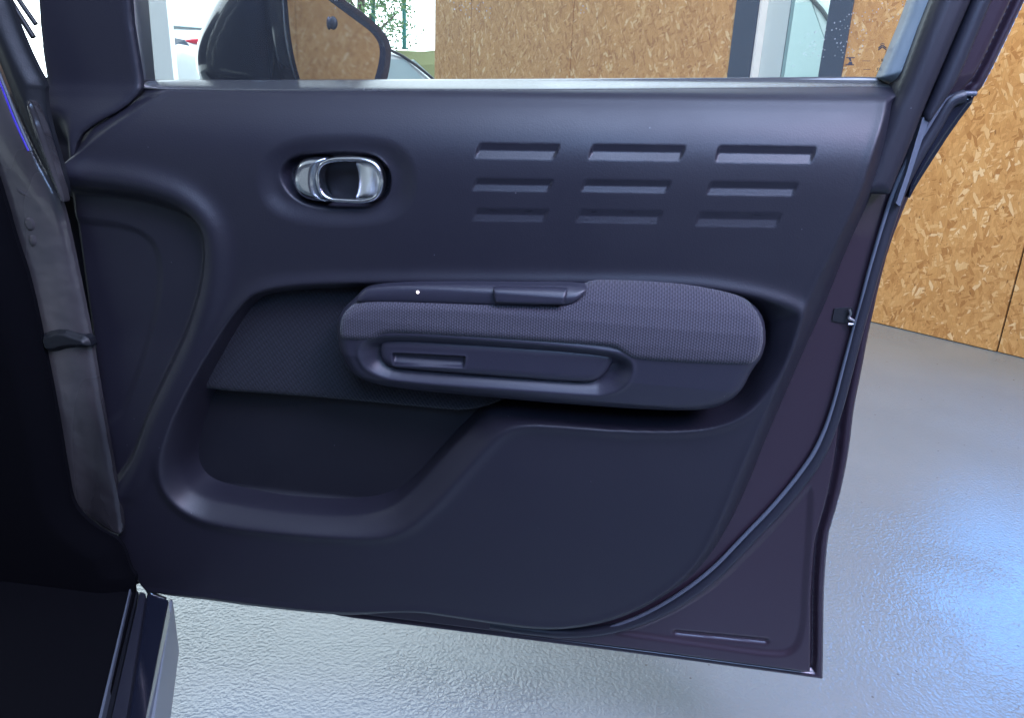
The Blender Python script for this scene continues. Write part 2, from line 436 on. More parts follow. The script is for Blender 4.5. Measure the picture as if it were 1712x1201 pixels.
for a, b in ((sr_ - 3.66, sr_ - 2.44), (sr_ - 2.44, sr_ - 1.22), (sr_ - 1.22, sr_), (sr_, .48), (1.13, sm_), (sm_, sm_ + 1.22), (sm_ + 1.22, 4.27)):
    if b - a > .05: board(a, b, .004, 2.44); board(a, b, 2.444, 3.66)
board(.48, 1.13, 2.444, 3.66)
M_CORE = mat('wall_core', (.035, .028, .02), .9)
bm = bmesh.new()
y0, y1 = sorted((-.019 * sgn, -.11 * sgn))
box(bm, (-4.36, y0, 0), (.475, y1, 3.65)); box(bm, (1.135, y0, 0), (4.26, y1, 3.65)); box(bm, (.478, y0, 2.46), (1.132, y1, 3.65))
from_bm('wall_core', bm, M_CORE, wall)

# glazed opening in that wall
M_FRAME = plastic('anthracite_frame', (.035, .055, .095), .45)
win = empty('glazed_doorway', tuple(WP), math.atan2(WD[1], WD[0]))
tag(win, 'tall glazed opening with dark blue grey frame set into the strand board wall', 'window')
tl0, tl1 = wt(1218, 122), wt(1254, 122); tr0, tr1 = wt(1370, 122), wt(1408, 122)
yf = .012 * sgn; yb = -.13 * sgn; ya, yc = sorted((yf, yb))
box_obj('frame_jamb', win, M_FRAME, (tl1, ya, 0), (tl0, yc, 2.44), bev=.003)
box_obj('frame_jamb', win, M_FRAME, (tr1, ya, 0), (tr0, yc, 2.44), bev=.003)
box_obj('frame_head', win, M_FRAME, (tr0 + .001, ya, 2.36), (tl1 - .001, yc, 2.44), bev=.003)
M_REVEAL = mat('pale_reveal', (.55, .66, .68), .4)
box_obj('glazing_bead', win, M_WHITE, (tl1 - .018, ya + .01, .0), (tl1 - .002, yc - .01, 2.36), bev=.002)
tv0 = wt(1296, 122)
yp, yq = sorted((-.06 * sgn, -.10 * sgn))
box_obj('side_panel', win, M_REVEAL, (tv0, yp, 0), (tl1 - .019, yq, 2.36), bev=.002)
yp, yq = sorted((-.055 * sgn, -.061 * sgn))
box_obj('pane', win, M_PANE, (tr0 + .001, yp - .006 * 0, .02), (tv0 - .001, yq, 2.36))

# outdoors: column, bank, posts, cars
p = on_y([(233, 60), (284, 60)], 9.6)
col = prism('white_column', None, M_WHITE, [(p[0][0] - .05, 9.6, -.03), (p[1][0], 9.6, -.03), (p[1][0] - .12, 10.0, -.03), (p[0][0] - .05, 10.0, -.03)], (0, 0, 4.6), bev=.01)
tag(col, 'wide white column outside, left of the black door mirror', 'column')
M_GRASS = mat('dry_grass', (.16, .17, .07), .9)
bm = bmesh.new(); prof = [(19.6, -.03), (20.2, 1.9), (20.6, 2.25), (22.5, 2.35), (22.5, -.03)]
rows = [[bm.verts.new((x, y, z + random.uniform(-.04, .04))) for y, z in prof] for x in np.linspace(-9.5, 14, 50)]
for a, b in zip(rows, rows[1:]):
    for i in range(len(prof) - 1): bm.faces.new((a[i], a[i + 1], b[i + 1], b[i]))
tag(from_bm('grass_bank', bm, M_GRASS), kind='structure')
M_TEAL = mat('teal_post_paint', (.02, .19, .17), .5)
for i, px in enumerate((625, 676)):
    q = on_y([(px, 78)], 21)[0]
    bm = bmesh.new(); bmesh.ops.create_cone(bm, cap_ends=True, segments=14, radius1=.055, radius2=.055, depth=3.4, matrix=Matrix.Translation((0, 0, 1.7)))
    bmesh.ops.create_cone(bm, cap_ends=True, segments=14, radius1=.10, radius2=.10, depth=.03, matrix=Matrix.Translation((0, 0, .03)))
    o = from_bm('fence_post', bm, M_TEAL); o.location = (q[0], 21, 2.3)
    tag(o, ['teal post on the grass bank, nearer the door mirror', 'teal post on the grass bank, nearer the strand board wall'][i], 'post', 'teal posts on the grass bank')

# two trees beyond the bank
M_BARK = mat('bark', (.10, .075, .05), .9)
M_LEAF = mat('leaf', (.10, .20, .055), .6)
for i, (px, Y) in enumerate(((318, 19), (603, 20.5))):
    q = on_y([(px, 0)], Y)[0]
    tr = empty('tree', (q[0], Y, 0.0)); tag(tr, ['leafy green tree behind the white car, left of the door mirror', 'leafy green tree on the bank, above the right end of the door mirror'][i], 'tree', 'trees beyond the car park')
    tube('trunk', tr, M_BARK, [(0, 0, 0), (.05, 0, 1.5), (-.04, .05, 3.0), (.1, 0, 4.4)], [.16, .13, .10, .06], seg=10, n=2)
    for k in range(5):
        a = k * 1.26; tube('branch', tr, M_BARK, [(0, 0, 2.0 + .3 * k), (.45 * math.cos(a), .45 * math.sin(a), 2.7 + .3 * k), (.9 * math.cos(a), .9 * math.sin(a), 3.1 + .35 * k)], [.05, .035, .02], seg=6, n=1)
    rg = np.random.default_rng(5 + i); V = []; Q = []
    for k in range(46):
        cc = rg.normal(0, 1, 3) * (.62, .62, .85) + (0, 0, 3.6)
        for m in range(70):
            p = cc + rg.normal(0, .20, 3); a = rg.normal(0, 1, 3); a /= np.linalg.norm(a); b = np.cross(a, rg.normal(0, 1, 3)); b /= np.linalg.norm(b)
            n0 = len(V); V += [p, p + .05 * a + .03 * b, p + .11 * a, p + .05 * a - .03 * b]; Q.append((n0, n0 + 1, n0 + 2, n0 + 3))
    link('crown', mesh_np('crown', V, Q), M_LEAF, tr)

# parked cars: lofted body, glasshouse, wheels, lamps
M_CARGLASS = mat('car_glass', (.52, .64, .66), .06, spec=.8)  # pale base colour stands in for the sky reflected in the windows
M_TYRE = mat('tyre', (.02, .02, .02), .8)
M_RED = mat('red_trim', (.62, .02, .05), .35)
M_LAMPD = mat('lamp_lens', (.06, .08, .12), .1, coat=.5)
def parked_car(loc, rz, mbody, label, L=4.0, W=1.75, H=1.5, red=False):
    c = empty('parked_car', loc, rz); tag(c, label, 'car', 'cars parked outside')
    # sections along x (front at +x): (x, half width, z low, shoulder z)
    secs = [(-L / 2, .62, .42, .78), (-L / 2 + .12, .80, .24, .90), (-L * .3, .87, .20, .93), (0, .875, .20, .92), (L * .22, .87, .20, .92),
            (L * .34, .84, .22, .86), (L / 2 - .18, .78, .24, .74), (L / 2, .58, .34, .60)]
    bm = bmesh.new(); ring = []
    for x, hw, zl, zs in secs:
        k = W / 1.75; pr = [(-.9 * hw, zl), (-hw, zl + .1), (-hw * 1.0, (zl + zs) / 2), (-.94 * hw, zs - .03), (-.82 * hw, zs + .02), (0, zs + .05),
                            (.82 * hw, zs + .02), (.94 * hw, zs - .03), (hw, (zl + zs) / 2), (hw, zl + .1), (.9 * hw, zl)]
        ring.append([bm.verts.new((x, y * k, z)) for y, z in pr])
    for a, b in zip(ring, ring[1:]):
        for i in range(len(a)): bm.faces.new((a[i], a[(i + 1) % len(a)], b[(i + 1) % len(a)], b[i]))
    bm.faces.new(ring[0]); bm.faces.new(ring[-1][::-1])
    bmesh.ops.subdivide_edges(bm, edges=bm.edges, cuts=1, use_grid_fill=True, smooth=.6)
    from_bm('body', bm, mbody, c, True)
    cab = [(-L * .46, .90), (-L * .40, H - .16), (-L * .30, H - .02), (0, H), (L * .10, H - .06), (L * .30, .90)]
    def cabin(shrink, zt, yk):
        bm = bmesh.new(); A = []; B = []
        for x, z in cab:
            f = (z - .9) / (H - .9); hw = (.83 - .20 * f) * W / 1.75 * yk
            A.append(bm.verts.new((x * shrink, -hw, z + zt))); B.append(bm.verts.new((x * shrink, hw, z + zt)))
        bm.faces.new(A); bm.faces.new(B[::-1]); n = len(A)
        for i in range(n): bm.faces.new((A[i], B[i], B[(i + 1) % n], A[(i + 1) % n]))
        bmesh.ops.bevel(bm, geom=list(bm.edges), offset=.05, segments=2, affect='EDGES', profile=.5, clamp_overlap=True)
        return bm
    from_bm('cabin', cabin(1, 0, 1), mbody, c, True)
    for s in (-1, 1):
        for x0, x1, xa, xb in ((-L * .36, -L * .06, -L * .31, -L * .06), (-L * .035, L * .235, -L * .035, L * .10)):
            P = []
            for x, z in ((x0, .96), (x1, .96), (xb, H - .12), (xa, H - .12)):
                f = (z - .9) / (H - .9); P.append((x, s * ((.83 - .20 * f) * W / 1.75 + .004), z))
            prism('side_window', c, M_CARGLASS, P, (0, s * .006, 0))
        for x in (L * .325, -L * .315):
            bm = bmesh.new(); Mx = Matrix.Translation((x, s * (W / 2 - .09), .31)) @ Matrix.Rotation(R(90), 4, 'X')
            bmesh.ops.create_cone(bm, cap_ends=True, segments=28, radius1=.31, radius2=.31, depth=.2, matrix=Mx)
            wh = from_bm('wheel', bm, M_TYRE, c)
            bm = bmesh.new(); Mx = Matrix.Translation((x, s * (W / 2 - .005), .31)) @ Matrix.Rotation(R(90), 4, 'X')
            bmesh.ops.create_cone(bm, cap_ends=True, segments=20, radius1=.2, radius2=.2, depth=.04, matrix=Mx)
            from_bm('rim', bm, M_STEEL, wh)
        P = [(L / 2 - .10, s * .50, .60), (L / 2 - .27, s * .80, .66), (L / 2 - .36, s * .82, .80), (L / 2 - .22, s * .60, .76)]
        prism('headlight', c, M_LAMPD, P, (.05, s * .02, .02), bev=.008)
    for sd in (-1, 1):
        for a0, b0 in ((0, 3), (3, 5)):
            P = []
            for x, z in (cab[a0:b0 + 1] + [cab[b0]])[:b0 - a0 + 1]:
                f = (z - .9) / (H - .9); P.append((x * 1.0, sd * ((.83 - .20 * f) * W / 1.75 + .008), z + .01))
            tube('window_trim', c, M_DARK, P, .016, seg=6, n=2)
        tube('window_trim', c, M_DARK, [(-L * .02, sd * (.835 * W / 1.75), .92), (-L * .02, sd * (.65 * W / 1.75), H - .06)], .018, seg=6, n=0)
    P = []
    for x, z, k in ((L * .295, .93, .76), (L * .125, H - .11, .58)):
        P += [(x + .012, -k * W / 1.75, z), (x + .012, k * W / 1.75, z)]
    prism('windscreen', c, M_CARGLASS, [P[0], P[1], P[3], P[2]], (.006, 0, .006))
    if red:
        for dz in (0, .16):
            tube('red_trim_line', c, M_RED, [(L / 2 - .34, -.74, .56 + dz), (L / 2 - .14, -.55, .62 + dz), (L / 2 - .02, 0, .64 + dz), (L / 2 - .14, .55, .62 + dz), (L / 2 - .34, .74, .56 + dz)], .022, seg=8)
    return c
M_CARW = mat('white_car_paint', (.72, .76, .78), .25, coat=.5)
M_CARG = mat('grey_car_paint', (.48, .56, .58), .25, coat=.5)
def car_at(px, Y, local, rz, sc, z0, *a, **k):
    # stand a car so that its point `local` lies at distance Y in the direction of the photo column px
    q = on_y([px], Y)[0]; c_, s_ = math.cos(rz), math.sin(rz)
    c = parked_car((q[0] - sc * (c_ * local[0] - s_ * local[1]), Y - sc * (s_ * local[0] + c_ * local[1]), z0), rz, *a, **k)
    c.scale = (sc, sc, sc); return c
car_at((302, 84), 11.2, (1.77, -.66), R(-62), 1.50, .55, M_CARW, 'white car with red trim lines on its nose, parked right of the white column', H=1.55, red=True)
bm = bmesh.new(); box(bm, (-9.5, 10.15, -.03), (-1.6, 19, .55), bev=.02)
tag(from_bm('raised_forecourt', bm, M_TAR), kind='structure')
car_at((690, 100), 9.0, (.5, -.6), R(20), 1.0, -.03, M_CARW, 'white car parked outside, between the door mirror and the strand board wall', H=1.62)
car_at((1338, 100), 9.4, (-.2, .0), R(-60), 1.36, -.03, M_CARW, 'white car seen through the narrow glazed opening in the wall', H=1.72)

# ================================================================== THE CAR DOOR
door = empty('car', tuple(DO), TH)
tag(door, 'dark purple car with its front door standing open, showing moulded trim and knit armrest', 'car')

# ---- height of the main moulding as a function of z
ys = np.array([131, 139, 148, 152, 160, 180, 210, 250, 300, 380, 470, 600, 720, 800, 900, 1000, 1070])
hs = np.array([-.024, -.006, .014, .022, .0285, .038, .049, .0570, .0585, .0550, .0500, .046, .050, .052, .050, .044, .036])
zz = np.array([duz([(900, y)], h)[0, 1] for y, h in zip(ys, hs)])
zf = np.arange(.1, 1.3, .0005)
hf = np.interp(zf, zz[::-1], hs[::-1])
def gsm(a, s): k = np.exp(-.5 * (np.arange(-4 * s, 4 * s + 1) / s) ** 2); k /= k.sum(); return np.convolve(np.pad(a, 4 * s, 'edge'), k, 'valid')
zt = zz[5]
hf_s = gsm(hf, 24); hf_c = gsm(hf, 4)
wgt = sm(zf, zz[6], zz[4]); hfin = hf_s * (1 - wgt) + hf_c * wgt
UB = duz([(900, 300)], .05)[0, 0]
def base_h(Z, U): return np.interp(Z - .028 * (U - UB), zf, hfin)      # the belt line climbs towards the rear

PANEL = [(126, 168), (126, 168), (150, 158), (222, 139), (228, 134), (228, 133), (440, 132), (856, 130), (1210, 128), (1440, 126), (1478, 127), (1478, 127), (1509, 146), (1511, 150), (1500, 200), (1483, 290), (1466, 335), (1424, 425), (1389, 517),
         (1350, 600), (1321, 667), (1284, 752), (1256, 825), (1221, 898), (1181, 957), (1131, 997), (1056, 1041), (981, 1061), (905, 1066), (830, 1056), (740, 1042), (690, 1033), (640, 1035), (600, 1041), (560, 1040), (428, 1026), (285, 1006), (285, 1006), (250, 985), (232, 962), (205, 890), (180, 760), (152, 570), (134, 400), (128, 300)]
CREASE = [(1497, 152), (1482, 195), (1452, 262), (1427, 337), (1384, 425), (1343, 517), (1318, 600), (1283, 682), (1231, 800), (1192, 898), (1156, 955), (1106, 999), (1031, 1038), (956, 1056), (900, 1058), (830, 1049), (740, 1035), (690, 1028), (560, 1034), (428, 1020)]
RECESS = [(440, 478), (600, 470), (900, 472), (1140, 474), (1240, 488), (1310, 506), (1338, 520), (1338, 545), (1322, 595), (1290, 650), (1255, 690), (1200, 715), (1120, 722), (1000, 718), (910, 710), (860, 712), (830, 730), (780, 785), (725, 848), (675, 890), (622, 902), (500, 895), (365, 880), (305, 857), (272, 815), (268, 775), (285, 715), (310, 660), (350, 585), (395, 515)]
WELL = [(450, 487), (600, 480), (900, 482), (1138, 484), (1235, 500), (1280, 522), (1292, 550), (1285, 600), (1262, 650), (1235, 685), (1190, 702), (1100, 706), (1000, 702), (900, 692), (830, 688), (805, 700), (745, 762), (688, 826), (645, 856), (580, 866), (480, 859), (400, 848), (325, 832), (296, 792), (301, 742), (330, 655), (380, 565), (418, 505)]
HB = [(440, 303), (450, 265), (490, 242), (563, 238), (640, 242), (676, 265), (686, 303), (676, 340), (640, 362), (563, 368), (490, 362), (450, 340)]
HI = [(464, 295), (476, 266), (510, 254), (580, 252), (625, 256), (650, 280), (655, 305), (648, 330), (625, 347), (580, 350), (520, 347), (484, 330)]
SPK = [(30, 300), (130, 312), (230, 322), (300, 342), (335, 372), (345, 405), (340, 470), (315, 550), (283, 620), (248, 695), (225, 770), (180, 830), (30, 850)]
SPI = [(30, 360), (130, 368), (210, 378), (248, 398), (263, 430), (262, 490), (245, 560), (222, 640), (190, 720), (30, 740)]
SLOTS = []
for (x0, x1, y0, y1, dy, dx) in ((795, 935, 238, 266, 0, 0), (985, 1146, 240, 268, 0, 0), (1197, 1365, 242, 272, 0, 0),
                         (790, 925, 297, 320, 0, 0), (972, 1122, 299, 322, 0, 0), (1182, 1334, 302, 327, 0, 0),
                         (790, 917, 347, 371, 0, 0), (963, 1108, 349, 374, 0, 0), (1163, 1307, 353, 380, 0, 0)):
    sl = 4 * (x1 - x0) / 165; sk = 9
    SLOTS.append([(x0 + sk * .6, y0), (x1 + sk * .3, y0 + sl * .6), (x1 - sk, y1 + sl * .6), (x0 - sk * .3, y1)])
slotP = [duz(s, .057) for s in SLOTS]
def slot_depth(U, Z, P, k):
    dep = (.0034, .0024, .0018)[k // 3]
    S = sdf(U, Z, rounded(P, .003), pad=.02)
    zt = np.interp(U, [P[0][0], P[1][0]], [P[0][1], P[1][1]]); zb = np.interp(U, [P[3][0], P[2][0]], [P[3][1], P[2][1]])
    f = np.clip((Z - zb) / (zt - zb), 0, 1)          # 0 bottom, 1 top
    prof = np.minimum(np.clip(f / .50, 0, 1), np.clip((1.02 - f) / .46, 0, 1))
    return dep * prof * sm(-S, -.0003, .0024)

cP = lambda L, h, n=2: chaikin(duz(L, h), n)
CR_C = cP(CREASE, .05); RE_P = cP(RECESS, .05, 3); WE_P = cP(WELL, .03, 3); HB_P = cP(HB, .057); HI_P = cP(HI, .052); SP_P = cP(SPK, .05); SI_P = cP(SPI, .04)
PAN_P = None
INS = duz([(440, 470)], .04)
def crease_poly():
    L = CREASE + [(285, 1000), (40, 990), (40, 60), (1490, 60)]
    return chaikin(duz(L, .05), 2)
CRP = crease_poly()
UF = duz([(260, 500)], .04)[0, 0]
def panel_h(U, Z, S):
    H = base_h(Z, U)
    # right and lower return: a chamfer from the crease down to the door shell
    D = sdf(U, Z, CRP)                                   # >0 outside the crease
    wdt = np.maximum(D - S, 1e-4)                        # local width of the return
    f = np.clip(D / wdt, 0, 1) ** 1.2
    top = sm(Z - .028 * (U - UB), duz([(900, 165)], .03)[0, 1], duz([(900, 150)], .03)[0, 1])     # no return along the belt
    ret = H * (1 - f) - .004 * f + .006 * np.sin(np.pi * f) * (f > 0)
    H = np.where((D > 0), top * H + (1 - top) * ret, H) + .0014 * np.exp(-(D / .0055) ** 2) * (1 - top)
    # speaker housing bulge at the front
    s = sdf(U, Z, SP_P, pad=.12)
    H += .010 * np.exp(-((s - .016) / .016) ** 2)
    H -= .016 * sm(-s, -.004, .012)
    H -= .0035 * sm(-sdf(U, Z, SI_P, pad=.1), -.006, .008)
    # armrest and pocket recess
    s = sdf(U, Z, RE_P, pad=.08); s2 = sdf(U, Z, WE_P, pad=.08)
    t = (np.clip(-s / np.maximum(-s + np.maximum(s2, 0) + 1e-5, 1e-4), 0, 1) * (s < 0)) ** 1.3
    H -= .022 * (t * .8 + .2 * t * t) * (s < 0)
    H += .004 * np.exp(-(s / .010) ** 2)
    H -= .05 * sm(-s2, -.0005, .010)
    # bowl round the release lever
    s = sdf(U, Z, HB_P, pad=.08); H -= .0075 * sm(-s, -.012, .016)
    s = sdf(U, Z, HI_P, pad=.08); H -= .020 * sm(-s, -.001, .007)
    for k, P in enumerate(slotP): H -= slot_depth(U, Z, P, k)
    # belt corner and the front end run down to the shell
    H -= .012 * sm(S, -.012, .002) * (U < UF) * (1 - top)
    return H
BELT = [(231, 139), (231, 139), (229, 133), (440, 132), (856, 130), (1210, 128), (1440, 126), (1478, 127), (1478, 127), (1500, 141), (1500, 146), (1440, 146), (1210, 149), (856, 152), (440, 154), (240, 150)]
keep_slots = [rounded(p, .003) for p in slotP]
def panel_keep(U, Z, S):
    k = np.ones(U.shape, bool)
    for P in keep_slots: k &= sdf(U, Z, P, pad=.02) > -.0045
    k &= sdf(U, Z, HI_P, pad=.05) > -.010
    k &= sdf(U, Z, WE_P, pad=.05) > -.014
    return k
relief('door_card', door, M_TRIM, PANEL, .02, panel_h, res=.0018, n=2, skirt=.03, keep=panel_keep)
for k, P in enumerate(slotP):
    c = P.mean(0)
    def f(U, Z, S, P=P, k=k): return base_h(Z, U) - slot_depth(U, Z, P, k)
    relief('slot', door, M_TRIM, rounded(P, .003), 0, f, res=.0009, n=0, skirt=0, px=False)

M_BELT = plastic('lit_belt_plastic', (.050, .052, .055), .24, grain=.05, spec=.9)  # lit top of the belt, painted as a paler copy of the trim
relief('lit_belt', door, M_BELT, BELT, .0, lambda U, Z, S: base_h(Z, U) + .0012 - .003 * np.exp(np.minimum(S, 0) / .0008), res=.0008, n=1, skirt=0)
# release lever in its bowl
relief('lever_bowl', door, M_DARK, HI, .035, lambda U, Z, S: .0255 - .004 * sm(-S, 0, .02), res=.002, skirt=.01)
LEV = [(526, 300), (530, 276), (547, 264), (580, 262), (612, 263), (634, 274), (643, 303), (636, 330), (616, 341), (580, 340), (550, 338), (533, 325)]
LEVI = [(531, 300), (535, 280), (551, 268), (580, 266), (610, 267), (630, 277), (638, 303), (632, 326), (614, 337), (580, 336), (552, 334), (537, 322)]
LI_P = cP(LEVI, .060)
lever = relief('release_lever', door, M_CHROME, LEV, .060, lambda U, Z, S: .058 + .004 * np.sqrt(np.clip(1 - ((S + .0026) / .0030) ** 2, 0, 1)), res=.0007, n=3, skirt=.012,
       keep=lambda U, Z, S: S > -.0050)
relief('lever_end', lever, M_CHROME, [(488, 300), (493, 277), (506, 264), (535, 262), (550, 263), (536, 275), (530, 300), (535, 325), (552, 339), (530, 338), (508, 333), (494, 320)], .052,
       lambda U, Z, S: .046 + .012 * np.sqrt(np.clip(1 - (1 - np.clip(-S / .011, 0, 1)) ** 2, 0, 1)), res=.001, n=2, skirt=.02)
uL = duz([(592, 300)], .045)[0, 0]; uR = duz([(640, 300)], .055)[0, 0]
relief('lever_plate', lever, M_CHROME, [(588, 268), (612, 266), (630, 275), (639, 303), (632, 328), (614, 338), (588, 337), (595, 320), (596, 290)], .048,
       lambda U, Z, S: .040 + .020 * np.clip((U - uL) / (uR - uL), 0, 1) ** 2.2 - .002 * np.exp(np.minimum(S, 0) / .003), res=.001, n=2, skirt=.012)

# fabric insert and storage pocket in the well
INSERT = [(400, 480), (480, 470), (640, 470), (900, 474), (1000, 500), (900, 640), (800, 693), (700, 684), (600, 674), (480, 664), (340, 655), (310, 640), (345, 560)]
relief('woven_insert', door, M_INSERT, INSERT, .022, lambda U, Z, S: .020 - .006 * np.exp(np.minimum(S, 0) / .004), res=.003, skirt=.02)
POCKET = [(260, 640), (400, 640), (600, 655), (860, 660), (860, 720), (700, 880), (580, 890), (400, 880), (270, 850), (250, 760)]
zb0 = duz([(480, 855)], .0)[0, 1]
pocket_h = lambda Z: -.012 + .030 * sm(-(Z - zb0), -.03, .006)
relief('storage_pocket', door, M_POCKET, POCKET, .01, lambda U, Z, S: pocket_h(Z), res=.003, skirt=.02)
MAT_LIP = [(375, 838), (440, 836), (500, 846), (535, 858), (480, 866), (390, 858)]
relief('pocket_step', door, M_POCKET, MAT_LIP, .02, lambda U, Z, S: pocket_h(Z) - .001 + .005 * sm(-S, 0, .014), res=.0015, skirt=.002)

# armrest: plastic body, padded top, grip cup, switch panel
ARM = [(562, 545), (568, 520), (590, 500), (606, 482), (700, 478), (900, 480), (1010, 478), (1140, 486), (1235, 504), (1275, 524), (1284, 552), (1280, 590), (1258, 620), (1245, 650), (1222, 678), (1180, 696), (1100, 699), (950, 691), (800, 678), (655, 664), (605, 650), (577, 622), (565, 580)]
CUP = [(604, 570), (640, 555), (820, 565), (1010, 580), (1056, 596), (1058, 622), (1040, 648), (1010, 660), (990, 661), (830, 650), (665, 639), (624, 626), (605, 605)]
CUP_P = cP(CUP, .086)
zA = np.array([duz([(900, y)], .085)[0, 1] for y in (478, 510, 570, 620, 660, 700)]); hA = np.array([.078, .090, .097, .094, .084, .060])
def arm_h(U, Z, S):
    z0 = Z + .028 * (U - .52) * -0
    H = np.interp(Z + (U - .5) * .012, zA[::-1], hA[::-1])
    H -= .030 * (1 - np.sqrt(np.clip(1 - (1 - np.clip(-S / .022, 0, 1)) ** 2, 0, 1)))
    s = sdf(U, Z, CUP_P, pad=.05)
    H -= .017 * sm(-s, -.002, .021)
    H += .0012 * np.exp(-((s - .001) / .003) ** 2)
    return H
arm = relief('armrest', door, M_TRIM2, ARM, .075, arm_h, res=.0014, n=2, skirt=.05)
PAD = [(562, 552), (570, 525), (590, 509), (622, 503), (700, 504), (830, 508), (940, 509), (962, 500), (977, 484), (1010, 481), (1140, 487), (1230, 504), (1268, 522), (1281, 552), (1278, 588), (1262, 612), (1245, 617), (1150, 613), (1058, 607), (1040, 597), (1026, 586), (1000, 583), (830, 572), (665, 562), (640, 564), (628, 574), (600, 575), (567, 573)]
zP = np.array([duz([(900, y)], .1)[0, 1] for y in (470, 500, 530, 560, 590, 620)]); hP = np.array([.072, .090, .099, .1015, .1005, .0985])
def pad_h(U, Z, S):
    H = np.interp(Z + (U - .5) * .012, zP[::-1], hP[::-1])
    return H - .016 * (1 - np.sqrt(np.clip(1 - (1 - np.clip(-S / .012, 0, 1)) ** 2, 0, 1)))
relief('armrest_pad', arm, M_KNIT, PAD, .098, pad_h, res=.0014, n=2, skirt=.03)
SWP = [(592, 506), (604, 490), (618, 480), (700, 476), (900, 479), (985, 481), (973, 496), (958, 508), (940, 512), (830, 511), (700, 507), (622, 506)]
relief('switch_panel', arm, M_TRIM2, SWP, .090, lambda U, Z, S: .0945 - .004 * np.exp(np.minimum(S, 0) / .003) - .010 * sm(Z, zP[1], zP[0]), res=.0015, skirt=.02)
SWB = [(824, 482), (824, 482), (836, 481), (946, 484), (949, 487), (944, 507), (940, 509), (832, 506), (827, 503)]
zsw = duz([(880, 490)], .098)[0, 1]
relief('window_switch', arm, M_TRIM2, SWB, .097, lambda U, Z, S: .102 - .006 * sm(Z, zsw - .003, zsw + .010) - .003 * np.exp(np.minimum(S, 0) / .0012), res=.0007, n=1, skirt=.012)
pl = duz([(698, 489)], .0955)[0]
bm = bmesh.new(); bmesh.ops.create_uvsphere(bm, u_segments=14, v_segments=8, radius=.0018, matrix=Matrix.Translation((pl[0], -.0945, pl[1])))
from_bm('lock_indicator', bm, mat('indicator_lens', (.8, .75, .8), .1, emit=(1, .85, .9, 3.0)), arm, True)
GRIP = [(632, 592), (633, 572), (645, 565), (680, 565), (830, 574), (1000, 584), (1024, 589), (1030, 597), (1022, 615), (1008, 634), (990, 642), (960, 642), (830, 632), (680, 620), (650, 616), (637, 606)]
NOTCH = [(657, 592), (662, 588), (776, 594), (780, 597), (777, 612), (774, 614), (664, 611), (657, 607)]
NO_P = rounded(duz([(657, 588), (780, 594), (777, 614), (657, 611)], .084), .003)
zn1 = duz([(720, 590)], .084)[0, 1]; zn0 = duz([(720, 613)], .084)[0, 1]
def grip_h(U, Z, S):
    H = .089 - .010 * (1 - np.sqrt(np.clip(1 - (1 - np.clip(-S / .013, 0, 1)) ** 2, 0, 1)))
    s = sdf(U, Z, NO_P, pad=.03); f = np.clip((Z - zn0) / (zn1 - zn0), 0, 1)
    return H - .007 * sm(-s, -.001, .003) * (.25 + .75 * sm(f, .05, .55)) + .0008 * np.exp(-(s / .002) ** 2)
relief('grip_insert', arm, M_TRIM2, GRIP, .086, grip_h, res=.0011, n=2, skirt=.03)

# ---- painted shell of the door, with its recess, hem and seals
SHELL = [(1562, -70), (1562, -70), (1752, -70), (1752, -70), (1712, 18), (1652, 143), (1636, 158), (1593, 217), (1553, 280), (1530, 318), (1516, 350), (1491, 415), (1474, 480), (1463, 530), (1454, 570), (1444, 625), (1431, 687), (1424, 750), (1416, 795), (1406, 840), (1394, 880), (1388, 900), (1383, 950), (1380, 1000), (1379, 1100), (1378, 1143), (1378, 1143), (1378, 1143), (1284, 1130), (1070, 1101), (856, 1074), (642, 1047), (570, 1038), (540, 1030), (428, 1014), (330, 1000), (330, 1000), (330, 160), (330, 160), (1490, 160), (1512, 118)]
REC = [(1362, 800), (1357, 900), (1350, 1000), (1347, 1055), (1334, 1092), (1303, 1102), (1200, 1087), (1080, 1070), (1010, 1060), (1080, 1045), (1180, 992), (1270, 905), (1330, 838)]
RC_P = cP(REC, 0, 2)
EMB = duz([(1130, 1058), (1280, 1072)], -.006)
OUTER = [p for p in SHELL if p[0] > 1370] + [(1284, 1130), (1070, 1101), (856, 1074), (642, 1047), (556, 1038), (428, 1026)]
zframe = duz([(1500, 150)], 0)[0, 1]
def shell_h(U, Z, S):
    d = -S
    H = -.022 + .008 * np.sqrt(np.clip(1 - ((d - .006) / .006) ** 2, 0, 1)) * (d < .012)
    H = np.where(d > .012, -.024, H)
    H = H + .024 * sm(d, .015, .024)
    H -= .0042 * sm(-sdf(U, Z, RC_P, pad=.05), -.002, .009)
    e = sdf(U, Z, EMB, closed=False, pad=.03)
    H -= .004 * np.exp(-(e / .004) ** 2)
    up = sm(Z, zframe - .01, zframe + .02)
    return H + up * (.006 * np.clip(d / .03, 0, 1))
uS = duz([(900, 600)], 0)[0, 0]; zS = duz([(900, 990)], 0)[0, 1]
relief('door_shell', door, M_PAINT, SHELL, -.01, shell_h, res=.0018, n=1, skirt=.03,
       keep=lambda U, Z, S: (sdf(U, Z, CRP) > -.05))
def shell_back():
    P = chaikin(duz(SHELL, -.03), 1); P = P[P[:, 1] < zframe + .6]
    # the outer skin bulges outwards behind the shell, below the belt
    P = chaikin(duz([p for p in SHELL if p[1] > 150], -.03), 1)
    bm = bmesh.new(); rows = []
    c = P.mean(0)
    for s, h in ((1, -.040), (1, -.075), (.97, -.095), (.7, -.115), (.3, -.125)):
        rows.append([bm.verts.new((c[0] + (p[0] - c[0]) * s, -h, c[1] + (p[1] - c[1]) * s)) for p in P])
    n = len(P)
    for a, b in zip(rows, rows[1:]):
        for i in range(n): bm.faces.new((a[i], a[(i + 1) % n], b[(i + 1) % n], b[i]))
    bm.faces.new(rows[-1]); bm.faces.new(rows[0][::-1])
    return from_bm('outer_skin', bm, M_PAINT, door, True)
